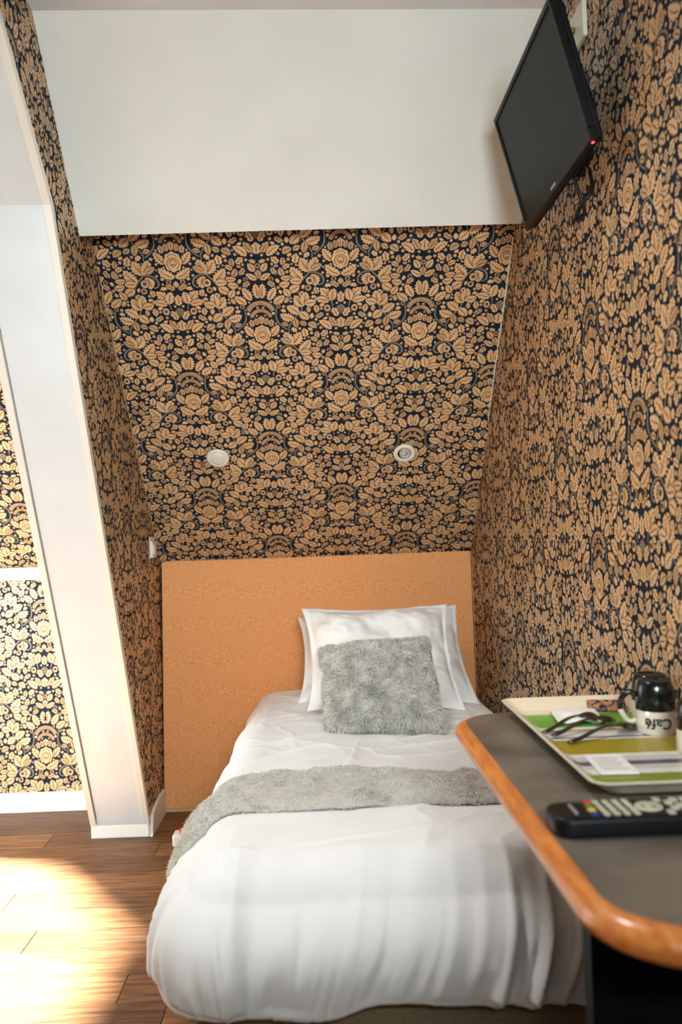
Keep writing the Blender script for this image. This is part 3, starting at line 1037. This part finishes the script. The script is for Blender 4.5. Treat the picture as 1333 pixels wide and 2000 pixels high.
def fur_mesh(name, base, nrmv, length, count, m, parent, droop=.35, wid=.0013, seed=1, comb=(0, 0, 0)):
    """many fine tapered hairs on sampled points -> one 'stuff' part."""
    r = np.random.default_rng(seed)
    idx = r.integers(0, len(base), count)
    p = base[idx]
    n = nrmv[idx]
    j = r.normal(0, 1, (count, 3))
    j -= n * np.sum(j * n, 1, keepdims=True)
    cl = np.stack([fbm(p[:, 0] * 22 + k * 31, p[:, 1] * 22, p[:, 2] * 22, o=2) for k in range(3)], 1)
    dirv = n + droop * j * .6 + cl * .75 + np.array(comb)
    dirv /= np.linalg.norm(dirv, axis=1, keepdims=True)
    L = length * r.uniform(.6, 1.15, (count, 1))
    side = np.cross(dirv, j)
    side /= np.linalg.norm(side, axis=1, keepdims=True)
    w = wid * r.uniform(.7, 1.3, (count, 1))
    mid = p + dirv * L * .55
    tip = p + dirv * L * .9 + (j * .25 + cl * .4 + np.array([0, 0, -.3])) * L * .45
    V = np.stack([p - side * w, p + side * w, mid - side * w * .8, mid + side * w * .8, tip], 1).reshape(-1, 3)
    b = np.arange(count) * 5
    F = np.concatenate([np.stack([b, b + 1, b + 3, b + 2], 1)]).tolist() + np.stack([b + 2, b + 3, b + 4], 1).tolist()
    return stuff(obj(name, V, F, m, parent))


# fur throw across the bed
tu, tv = 170, 60
tx, ty = np.meshgrid(np.linspace(CX1 + .1, CX0 - .19, tu), np.linspace(1.915, 2.165, tv), indexing='ij')
ty = ty + .012 * vnoise(tx * 6, ty * 0 + 2) + .010 * tx
edge = np.minimum(np.linspace(0, 1, tv), 1 - np.linspace(0, 1, tv))[None, :] * .3
thick = .004 + .016 * np.sqrt(np.clip(edge / .06, 0, 1))
Pt = duvet_surface(tx, ty, extra=thick + .004 * fbm(tx * 14, ty * 14, o=2))
n_t = grid_normals(Pt)
if n_t[tu // 2, tv // 2, 2] < 0:
    Pt, n_t = Pt[::-1], -n_t[::-1]
throw = tag(empty('fur_throw', tuple(Pt[tu // 2, tv // 2])), 'long grey fake fur throw laid across the middle of the bed', 'throw')
off = np.array(throw.location)
cl = obj('cloth', (Pt - off).reshape(-1, 3), grid_faces(tu, tv), M_furbase, throw, smooth=True)
s2 = cl.modifiers.new('thick', 'SOLIDIFY')
s2.thickness = .006
s2.offset = -1
w_area = np.linalg.norm(np.cross(np.gradient(Pt, axis=0), np.gradient(Pt, axis=1)), axis=2).ravel()
fl = (Pt - off).reshape(-1, 3)
sel = nrng.choice(len(fl), 60000, p=w_area / w_area.sum())
jit = nrng.normal(0, .0025, (60000, 3))
fur_mesh('fur', fl[sel] + jit * (1 - n_t.reshape(-1, 3)[sel] ** 2), n_t.reshape(-1, 3)[sel], .014, 60000, M_fur2, throw, wid=.0010, seed=5, comb=(0, -.35, 0))


def cushion_mesh(C, T, nu=64, nv=56, flange=0.0, pinch=.06, wob=.006, seed=0, bulge_pow=.55):
    """C: 4 corners TL,TR,BR,BL; puffed pillow on both sides of the bilinear patch. returns front grid, back grid."""
    TL, TR, BR, BL = [np.array(c, float) for c in C]
    N = np.cross(TR - TL, BL - TL)
    N /= np.linalg.norm(N)
    if N[1] > 0:
        N = -N
    u, v = np.meshgrid(np.linspace(-1, 1, nu), np.linspace(-1, 1, nv), indexing='ij')
    uu = u * (1 - pinch * (1 - np.abs(v) ** 2.2) * np.abs(u) ** 2)
    vv = v * (1 - pinch * (1 - np.abs(u) ** 2.2) * np.abs(v) ** 2)
    a, b = (uu + 1) / 2, (vv + 1) / 2
    base = ((1 - a) * (1 - b))[..., None] * TL + (a * (1 - b))[..., None] * TR + (a * b)[..., None] * BR + ((1 - a) * b)[..., None] * BL
    fu = np.clip((1 - np.abs(u)) / (1 - flange) if flange else 1 - np.abs(u), 0, 1)
    un, vn = np.clip(np.abs(u) / (1 - flange), 0, 1), np.clip(np.abs(v) / (1 - flange), 0, 1)
    t = T * ((1 - un ** 2.6) * (1 - vn ** 2.6)) ** bulge_pow
    wr = wob * fbm(u * 2.2 + seed, v * 2.2 + seed * 3, o=4) * np.clip(t / T * 2 + .25, 0, 1)
    rad = np.arctan2(v, u)
    crease = .006 * (1 - np.abs(vnoise(rad * 5 + seed, np.hypot(u, v) * 1.2))) ** 4 * sstep(.35, .9, np.maximum(un, vn)) * (t > .002)
    wave = .006 * vnoise(u * 3 + seed * 7, v * 3 + seed) * sstep(.75, 1, np.maximum(np.abs(u), np.abs(v)))
    F = base + N * (t + wr + crease + wave + .0015)[..., None]
    B = base - N * (t * .8 - wave - wr * .5 + .0015)[..., None]
    return F, B, N


def join_sides(F, B):
    nu, nv = F.shape[:2]
    V = np.concatenate([F.reshape(-1, 3), B.reshape(-1, 3)])
    k = nu * nv
    fs = grid_faces(nu, nv)
    fs = fs + [tuple(k + i for i in f[::-1]) for f in fs]
    for i in range(nu - 1):
        for a, b, fl in (((i) * nv, (i + 1) * nv, 0), ((i) * nv + nv - 1, (i + 1) * nv + nv - 1, 1)):
            fs.append((a, b, k + b, k + a) if not fl else (b, a, k + a, k + b))
    for j in range(nv - 1):
        for a, b, fl in ((j, j + 1, 1), ((nu - 1) * nv + j, (nu - 1) * nv + j + 1, 0)):
            fs.append((a, b, k + b, k + a) if not fl else (b, a, k + a, k + b))
    return V, fs


def pillow(name, C, T, label, cat, m, **kw):
    F, B, N = cushion_mesh(C, T, **kw)
    V, fs = join_sides(F, B)
    c = V.mean(0)
    o = obj(name, V - c, fs, m, smooth=True)
    o.location = c
    bm = bmesh.new()
    bm.from_mesh(o.data)
    bmesh.ops.recalc_face_normals(bm, faces=bm.faces)
    bm.to_mesh(o.data)
    bm.free()
    tag(o, label, cat, 'white pillows on the bed')
    return o, F, N


pillow('pillow', [(-.100, 3.30, .790), (.525, 3.30, .822), (.568, 3.06, .468), (-.108, 3.14, .480)], .08,
       'white pillow at the back, mostly hidden behind the front pillow', 'pillow', M_pcotton, flange=.05, seed=4, wob=.02, pinch=.09)
pillow('pillow', [(-.080, 3.09, .848), (.458, 3.09, .848), (.482, 2.875, .498), (-.064, 2.885, .508)], .09,
       'white pillow with a flat border behind the fur cushion', 'pillow', M_pcotton, flange=.07, seed=9, wob=.02, pinch=.10)

cq = [(-.008, 2.80, .728), (.343, 2.80, .752), (.355, 2.585, .500), (.002, 2.585, .500)]
F, B, N = cushion_mesh(cq, .072, 56, 56, pinch=.03, wob=.006, seed=2, bulge_pow=.5)
cu = tag(empty('fur_cushion', tuple(np.mean(cq, 0))), 'square shaggy grey fur cushion leaning on the white pillows', 'cushion')
off = np.array(cu.location)
V, fs = join_sides(F - off, B - off)
o = obj('cushion_body', V, fs, M_furbase, cu, smooth=True)
bm = bmesh.new()
bm.from_mesh(o.data)
bmesh.ops.recalc_face_normals(bm, faces=bm.faces)
bm.to_mesh(o.data)
bm.free()
nF = grid_normals(F)
if (nF.reshape(-1, 3) @ N).mean() < 0:
    nF = -nF
eF = np.concatenate([(F - off)[[0, -1], :].reshape(-1, 3), (F - off)[:, [0, -1]].reshape(-1, 3)])
cen = np.mean(F - off, axis=(0, 1))
eN = eF - cen
eN -= np.outer(eN @ N, N)
eN /= np.linalg.norm(eN, axis=1, keepdims=True)
pb = np.concatenate([(F - off).reshape(-1, 3), np.repeat(eF, 4, 0)])
nb = np.concatenate([nF.reshape(-1, 3), np.repeat(eN, 4, 0)])
ii = nrng.integers(0, len(pb), 60000)
fur_mesh('fur', pb[ii] + nrng.normal(0, .003, (60000, 3)) * (1 - np.abs(nb[ii])), nb[ii], .020, 60000, M_fur, cu, droop=.7, wid=.0012, seed=8, comb=(0, 0, -.35))

# small extension block on the floor beside the bed
ps = tag(empty('extension_block', (-.535, 3.13, 0)), 'small white block with a red switch on the floor beside the bed', 'extension block')
box('body', (-.035, -.05, 0), (.16, .012, .042), M_plastic, ps, bevel=.006)
box('switch', (-.012, -.035, .042), (.03, -.005, .056), M_red, ps, bevel=.003)

# ------------------------------------------------------------------ table on the right wall
TZ = .745
tb = tag(empty('wall_table', (.44, 1.2, 0)), 'narrow table on the right wall with brown top and rounded orange wooden edge', 'table')
tb_o = Matrix.Translation((.44, 1.2, 0)).inverted()


def rounded_outline(x0, x1, y0, y1, rn, rf, n=14):
    """left corners rounded (near radius rn, far radius rf), right side square on the wall."""
    pts = [(x1, y0)]
    for i in range(n + 1):
        a = -pi / 2 - i / n * pi / 2
        pts.append((x0 + rn + rn * math.cos(a), y0 + rn + rn * math.sin(a)))
    for i in range(n + 1):
        a = pi - i / n * pi / 2
        pts.append((x0 + rf + rf * math.cos(a), y1 - rf + rf * math.sin(a)))
    pts.append((x1, y1))
    return pts


TX0, TX1, TY0, TY1 = .263, XR - .002, .752, 1.665
outl = rounded_outline(TX0, TX1, TY0, TY1, .085, .085)
bm = bmesh.new()
add_prism(bm, outl, 'z', TZ - .036, TZ)
bmesh.ops.transform(bm, matrix=tb_o, verts=bm.verts)
bm_obj('table_top', bm, M_lam, tb)
# bullnose edge swept round the outline
prof = []
for i in range(13):
    a = pi / 2 - i / 12 * pi
    prof.append((.021 * math.cos(a), .018 * math.sin(a)))
oo = np.array(outl)
tn = np.gradient(oo, axis=0)
tn[0], tn[-1] = oo[1] - oo[0], oo[-1] - oo[-2]
tn /= np.linalg.norm(tn, axis=1, keepdims=True)
nn = np.stack([-tn[:, 1], tn[:, 0]], 1)
if nn[len(nn) // 2, 0] > 0:
    nn = -nn
V, Fc = [], []
for p, n_ in zip(oo, nn):
    for a, b in prof:
        V.append((p[0] + n_[0] * a - .44, p[1] + n_[1] * a - 1.2, TZ - .018 + b))
k = len(prof)
for i in range(len(oo) - 1):
    for j in range(k - 1):
        Fc.append((i * k + j, i * k + j + 1, (i + 1) * k + j + 1, (i + 1) * k + j))
o = obj('edge_band', V, Fc, M_wood, tb, smooth=True)
o['label'] = 'rounded orange varnished wooden edge'
bm = bmesh.new()
bm.from_mesh(o.data)
bmesh.ops.recalc_face_normals(bm, faces=bm.faces)
bm.to_mesh(o.data)
bm.free()
o = box('added_dark_support', (.305 - .44, 1.0 - 1.2, 0), (.625 - .44, 1.03 - 1.2, TZ - .036), M_blackm, tb)  # added support; its black stands in for the shadow below the table
o['label'] = 'black panel added as support, filling the shaded gap under the table'

# tray with printed stripes
TX, TYc = .4835, 1.365
tr = tag(empty('serving_tray', (TX, TYc, TZ)), 'cream serving tray with green and grey stripes on the wall table', 'tray')


def tray_mat():
    m = bpy.data.materials.new('striped_tray')
    m.use_nodes = True
    nt = m.node_tree
    bs = nt.nodes['Principled BSDF']
    bs.inputs['Roughness'].default_value = .3
    tc = nt.nodes.new('ShaderNodeTexCoord')
    sp = nt.nodes.new('ShaderNodeSeparateXYZ')
    nt.links.new(tc.outputs['Object'], sp.inputs[0])
    no = nt.nodes.new('ShaderNodeTexNoise')
    no.inputs['Scale'].default_value = 90
    mr = nt.nodes.new('ShaderNodeMapRange')
    mr.inputs['From Min'].default_value = -.31
    mr.inputs['From Max'].default_value = .24
    nt.links.new(sp.outputs['Y'], mr.inputs['Value'])
    rp = nt.nodes.new('ShaderNodeValToRGB')
    cr = rp.color_ramp
    cr.interpolation = 'CONSTANT'
    cream, green, olive = srgb(226, 206, 176), srgb(84, 160, 24), srgb(160, 142, 22)
    grey, purple, white, lime = srgb(200, 196, 188), srgb(84, 74, 92), srgb(226, 222, 214), srgb(124, 138, 34)
    yv = lambda yy: (yy + .31) / .55
    stops = [(-.31, cream), (-.215, lime), (-.166, white), (-.142, grey), (-.120, purple), (-.099, grey), (-.073, white), (-.056, olive),
             (.034, white), (.046, purple), (.055, white), (.084, grey), (.096, olive), (.106, white), (.126, green), (.232, cream)]
    while len(cr.elements) > 1:
        cr.elements.remove(cr.elements[-1])
    cr.elements[0].position = 0
    cr.elements[0].color = stops[0][1]
    for yy, c in stops[1:]:
        yy += .0
        e = cr.elements.new(yv(yy))
        e.color = c
    nt.links.new(mr.outputs[0], rp.inputs['Fac'])
    # only the inside bottom carries the print
    ge = nt.nodes.new('ShaderNodeMath')
    ge.operation = 'GREATER_THAN'
    ge.inputs[1].default_value = .0155
    nt.links.new(sp.outputs['Z'], ge.inputs[0])
    mx = nt.nodes.new('ShaderNodeMix')
    mx.data_type = 'RGBA'
    nt.links.new(ge.outputs[0], mx.inputs['Factor'])
    nt.links.new(rp.outputs[0], mx.inputs['A'])
    mx.inputs['B'].default_value = cream
    nt.links.new(mx.outputs['Result'], bs.inputs['Base Color'])
    bp_ = nt.nodes.new('ShaderNodeBump')
    bp_.inputs['Strength'].default_value = .03
    nt.links.new(no.outputs['Fac'], bp_.inputs['Height'])
    nt.links.new(bp_.outputs[0], bs.inputs['Normal'])
    return m


M_tray = tray_mat()


def rrect(hx, hy, r, n=8):
    out = []
    for cx, cy, a0 in ((hx - r, hy - r, 0), (-hx + r, hy - r, 90), (-hx + r, -hy + r, 180), (hx - r, -hy + r, 270)):
        for i in range(n + 1):
            a = math.radians(a0 + 90 * i / n)
            out.append((cx + r * math.cos(a), cy + r * math.sin(a)))
    return out


HX, HY = .143, .287
loops = [(HX - .050, HY - .056, .02, .0), (HX - .030, HY - .033, .022, .008), (HX - .012, HY - .014, .024, .0225), (HX - .001, HY - .001, .024, .0285), (HX, HY, .024, .0305),
         (HX - .003, HY - .003, .022, .0315), (HX - .007, HY - .007, .02, .029), (HX - .018, HY - .02, .02, .0195), (HX - .028, HY - .030, .018, .0115),
         (HX - .038, HY - .040, .016, .0075)]
V, Fc = [], []
for hx, hy, r, z in loops:
    V += [(x, y, z + .0008) for x, y in rrect(hx, hy, r)]
k = 36
for i in range(len(loops) - 1):
    for j in range(k):
        Fc.append((i * k + j, i * k + (j + 1) % k, (i + 1) * k + (j + 1) % k, (i + 1) * k + j))
Fc.append(tuple(range(k))[::-1])
Fc.append(tuple((len(loops) - 1) * k + j for j in range(k)))
o = obj('tray_body', V, Fc, [M_tray, M_ceramic_w], tr, smooth=False,
        mi=[1 if i < 5 * k or i == len(Fc) - 2 else 0 for i in range(len(Fc))])
TB = TZ + .0085

# cups, upside down
def text_mesh(body, size, depth):
    cu_ = bpy.data.curves.new('text', 'FONT')
    cu_.body = body
    cu_.size = size
    cu_.extrude = depth
    cu_.offset = .0006
    cu_.align_x = 'CENTER'
    cu_.align_y = 'CENTER'
    cu_.resolution_u = 3
    to = bpy.data.objects.new('text', cu_)
    COL.objects.link(to)
    bpy.context.view_layer.update()
    dg = bpy.context.evaluated_depsgraph_get()
    me = bpy.data.meshes.new_from_object(to.evaluated_get(dg))
    bpy.data.objects.remove(to)
    return me


def cup(x, y, r, h, az_handle, label, written):
    e = tag(empty('coffee_cup', (x, y, TB)), label, 'cup', 'coffee cups on the tray')
    zs = h * .44
    lathe('rim_band', [(r * .94, .002), (r, 0), (r * 1.012, .002), (r * 1.0, zs), (r * .93, zs), (r * .94, .002)], M_ceramic_w, e, 40)['label'] = 'cream lower band'
    lathe('cup_body', [(r * .93, zs - .002), (r * 1.002, zs), (r * .99, h * .72), (r * .93, h * .88), (r * .84, h * .965), (r * .78, h), (r * .70, h * 1.0),
                       (r * .66, h * .965), (0, h * .955)], M_ceramic_b, e, 40)['label'] = 'glossy black upper part'
    c, s = math.cos(az_handle), math.sin(az_handle)
    hp = [(r * .96, h * .70), (r * 1.34, h * .76), (r * 1.74, h * .60), (r * 1.72, h * .38), (r * 1.38, h * .20), (r * .98, h * .22)]
    C3 = bez(hp, 20)
    P3 = [(q[0] * c, q[0] * s, q[1]) for q in C3]
    sp = 11
    tube('handle', P3[:sp + 1], r * .15, M_ceramic_b, e, 10)['label'] = 'black half of the handle'
    tube('handle', P3[sp:], r * .15, M_ceramic_w, e, 10)['label'] = 'cream half of the handle'
    if written:
        me = text_mesh('Caf\u00e9', r * .74, .0002)
        az0 = math.radians(-103)
        V = []
        for v in me.vertices:
            tx_, ty_ = -v.co.x, -v.co.y            # turned half round with the cup
            a = az0 + tx_ / r
            rr_ = r * 1.009 + v.co.z + .0004
            V.append((rr_ * math.cos(a), rr_ * math.sin(a), zs * .52 + ty_))
        o = obj('lettering', V, [tuple(p.vertices) for p in me.polygons], M_ink, e)
        o['label'] = 'dark printed word upside down on the cream band'
    return e


cup(.566, 1.438, .0328, .089, math.radians(168), 'black and cream cup standing upside down, with lettering, nearest the spoons', True)
cup(.5935, 1.528, .033, .084, math.radians(20), 'black and cream cup upside down by the papered wall, behind the lettered cup', False)
cup(.579, 1.300, .0335, .082, math.radians(262), 'black and cream cup upside down, in front of the lettered cup, nearest the remote', False)

# teaspoons
def spoon(p0, p1, label, roll_):
    """p0 handle tip, p1 bowl tip."""
    p0, p1 = Vector(p0), Vector(p1)
    d = (p1 - p0)
    L = d.length
    e = tag(empty('teaspoon', p0), label, 'spoon', 'teaspoons on the tray')
    e.rotation_euler = (0, 0, math.atan2(d.y, d.x))
    # handle: flat tapered strip, bowed
    hp, hr = [], []
    for i in range(17):
        t = i / 16
        hp.append((t * L * .70, 0, .004 + .013 * math.sin(pi * t * .62) ** 2))
        hr.append(.0062 * (1 - .55 * t) if i else .004)
    tube('handle', hp, hr, M_steel, e, 10, flat=.45)
    # bowl: domed oval, back upwards
    nu_, nv_ = 18, 8
    V, Fc = [], []
    zh = hp[-1][2]
    for j in range(nv_ + 1):
        q = j / nv_
        for i in range(nu_):
            a = 2 * pi * i / nu_
            ex = .5 * L * .33 * q * math.cos(a)
            ey = .0155 * q * math.sin(a) * (1 - .18 * math.cos(a))
            V.append((L * .70 + L * .155 + ex, ey, .005 + .0105 * (1 - q ** 2) + (zh - .006) * max(0, .5 - .5 * q * math.cos(a)) ** 3))
    for j in range(nv_):
        for i in range(nu_):
            Fc.append((j * nu_ + i, j * nu_ + (i + 1) % nu_, (j + 1) * nu_ + (i + 1) % nu_, (j + 1) * nu_ + i))
    b = obj('bowl', V, Fc, M_steel, e, smooth=True)
    sm_ = b.modifiers.new('thick', 'SOLIDIFY')
    sm_.thickness = .001
    return e


spoon((.372, 1.445, TB), (.497, 1.545, TB), 'steel teaspoon lying furthest back, its bowl on the napkin', 0)
spoon((.381, 1.418, TB + .001), (.515, 1.508, TB + .003), 'middle steel teaspoon of the three on the tray', 0)
spoon((.395, 1.372, TB), (.536, 1.455, TB), 'steel teaspoon nearest the front of the tray', 0)

# folded napkin
n1, n2 = 26, 26
c4 = [np.array(p) for p in ((.432, 1.628), (.520, 1.632), (.505, 1.515), (.415, 1.505))]
V = []
for i in range(n1):
    for j in range(n2):
        a, b = i / (n1 - 1), j / (n2 - 1)
        q = (1 - a) * (1 - b) * c4[0] + a * (1 - b) * c4[1] + a * b * c4[2] + (1 - a) * b * c4[3]
        z = TB + .004 + .010 * math.sin(pi * a) * math.sin(pi * b) ** .6 + .003 * float(vnoise(np.array([a * 5.]), np.array([b * 5.]))[0]) + .004 * (1 - a) * b
        V.append((q[0] - .468, q[1] - 1.57, z - TB))
o = obj('napkin', V, grid_faces(n1, n2), M_paper_w, smooth=True)
o.location = (.468, 1.57, TB)
s3 = o.modifiers.new('thick', 'SOLIDIFY')
s3.thickness = .003
s3.offset = -1
tag(o, 'crumpled white paper napkin under the teaspoons', 'napkin')

# sugar sachets
sa = tag(empty('sugar_sachet', (.419, 1.243, TB + .0005)), 'flat white paper sachet at the front of the tray', 'sachet')
sa.rotation_euler = (0, 0, math.radians(-4))
bm = bmesh.new()
add_box(bm, (-.028, -.05, 0), (.028, .05, .0035), .0012, 1)
bm_obj('packet', bm, M_paper_p, sa)
for i in range(5):
    box('print_line', (-.02, -.032 + i * .014, .0036), (.018 - .006 * (i % 2), -.027 + i * .014, .0038), M_paper_l, sa)
sb = tag(empty('patterned_sachet', (.540, 1.612, TB + .006)), 'small dark patterned sachet lying behind the upturned cup', 'sachet')
sb.rotation_euler = (math.radians(24), 0, math.radians(-12))
M_sach = mat('navy_orange_sachet', srgb(24, 28, 52), srgb(186, 132, 92), scale=120, rough=.5, contrast=(.45, .55))
box('packet', (-.036, -.012, 0), (.036, .022, .004), M_sach, sb, bevel=.001, seg=1)

# remote control
RX, RY = .35, 1.0
rc = tag(empty('remote_control', (RX, RY, TZ)), 'long black remote control with pale buttons in front of the tray', 'remote control')
bm = bmesh.new()
ro = []
for cx_, cy_, rr_, a0 in ((.095, .032, .010, 0), (-.064, .018, .024, 90), (-.064, -.002, .024, 180), (.095, -.016, .010, 270)):
    for q in range(9):
        a = math.radians(a0 + 90 * q / 8)
        ro.append((cx_ + rr_ * math.cos(a), cy_ + rr_ * math.sin(a)))
add_prism(bm, ro, 'z', .0005, .024)
bmesh.ops.recalc_face_normals(bm, faces=bm.faces)
tops = [e for e in bm.edges if abs(e.verts[0].co.z - e.verts[1].co.z) < 1e-6]
bmesh.ops.bevel(bm, geom=tops, offset=.005, segments=3, affect='EDGES', profile=.5)
bm_obj('case', bm, M_black, rc, True)
zb = .0242


def button(x, y, hx, hy, m, nm='button', label=None):
    o = box(nm, (x - hx, y - hy, zb - .001), (x + hx, y + hy, zb + .0022), m, rc, bevel=.0008, seg=1)
    if label:
        o['label'] = label


button(-.058, .008, .0018, .016, M_silver, 'printed_strip', 'silver printed strip')
for nm, yy, xx in (('red', .030, -.034), ('green', .015, -.036), ('yellow', .002, -.037), ('blue', -.012, -.038)):
    button(xx, yy, .0045, .0052, COLS[nm], 'colour_button', nm + ' button')
for cxx in (-.024, -.012, .0, .012):
    for yy in (.030, .016, .002, -.012):
        button(cxx, yy, .0036, .0052, M_btn)
lathe('navigation_ring', [(.009, 0), (.009, .003), (.016, .003), (.017, 0)], M_btn, rc, 24, mtx=Matrix.Translation((.034, .009, zb - .001)))
lathe('centre_button', [(.0055, 0), (.0055, .003), (0, .0035)], M_btn, rc, 16, mtx=Matrix.Translation((.034, .009, zb - .001)))
for xx, yy in ((.052, .032), (.052, -.014), (.062, .02), (.062, .0), (.072, .030), (.072, .008), (.072, -.012), (.084, .03), (.084, .014), (.084, -.002), (.084, -.014), (.095, .024), (.095, .004), (.095, -.012)):
    button(xx, yy, .0042, .0056, M_btn)

# ------------------------------------------------------------------ television on the right wall
tvr = tag(empty('television', (.521, 1.876, 2.021)), 'black flat television tilted forward high on the right wall', 'television')
tilt = math.radians(14.6)
u_ = Vector((.012, -1, 0)).normalized()
n0 = Vector((-1, -.012, 0)).normalized()
n_ = n0 * math.cos(tilt) + Vector((0, 0, -1)) * math.sin(tilt)
up_ = n_.cross(u_)
if up_.z < 0:
    up_ = -up_
TM = Matrix((u_, up_, n_)).transposed().to_4x4()
TM.translation = tvr.location
tvr.matrix_world = TM
w2, h2 = .25, .15
bm = bmesh.new()
for lo, hi in (((-w2, h2 - .012, -.012), (w2, h2, .004)), ((-w2, -h2, -.012), (w2, -h2 + .024, .004)),
               ((-w2, -h2 + .024, -.012), (-w2 + .012, h2 - .012, .004)), ((w2 - .012, -h2 + .024, -.012), (w2, h2 - .012, .004))):
    add_box(bm, lo, hi, .0015, 1)
bm_obj('bezel', bm, M_black, tvr)
box('screen', (-w2 + .0115, -h2 + .0235, -.010), (w2 - .0115, h2 - .0115, .0005), M_screen, tvr)
bm = bmesh.new()
add_box(bm, (-w2 + .001, -h2 + .001, -.024), (w2 - .001, h2 - .001, -.0121), .004, 2)
add_box(bm, (-w2 * .6, -h2 * .78, -.046), (w2 * .55, h2 * .5, -.024), .012, 2)
bm_obj('back_shell', bm, M_blackm, tvr)
lathe('status_light', [(.0035, 0), (.003, .0025), (0, .003)], M_led, tvr, 14, mtx=Matrix.Translation((w2 - .018, -h2 + .0008, -.006)) @ Matrix.Rotation(math.radians(90), 4, 'X'))
box('badge', (-.018, -h2 + .0085, .004), (.018, -h2 + .0145, .0046), M_silver, tvr)['label'] = 'small silver maker badge'
br = tag(empty('television_bracket', (XR, 1.876, 2.0)), 'black metal wall bracket behind the television', 'bracket')
box('wall_plate', (-.010, -.06, -.07), (-.0012, .06, .07), M_blackm, br, bevel=.002)
box('arm', (-.06, -.02, -.018), (-.010, .02, .018), M_blackm, br, bevel=.003)

cb = tube('cable', bez([(.575, 1.80, 1.875), (.588, 1.80, 1.83), (.60, 1.81, 1.80), (.585, 1.83, 1.79), (.592, 1.80, 1.815), (.612, 1.79, 1.84), (.618, 1.82, 1.90)], 40),
          .0042, M_black)
tag(cb, 'short black cable looped under the television', 'cable')

sk = tag(empty('aerial_socket', (XR - .0012, 1.88, 2.252)), 'square white wall socket with brass connector above the television', 'socket')
box('plate', (-.011, -.052, -.045), (0, .045, .042), M_plastic, sk, bevel=.003)
lathe('connector', [(0, .03), (.0055, .03), (.0055, .012), (.008, .012), (.008, 0), (0, 0)], M_brass, sk, 16,
      mtx=Matrix.Translation((-.011, .012, .002)) @ Matrix.Rotation(math.radians(-90), 4, 'Y'))
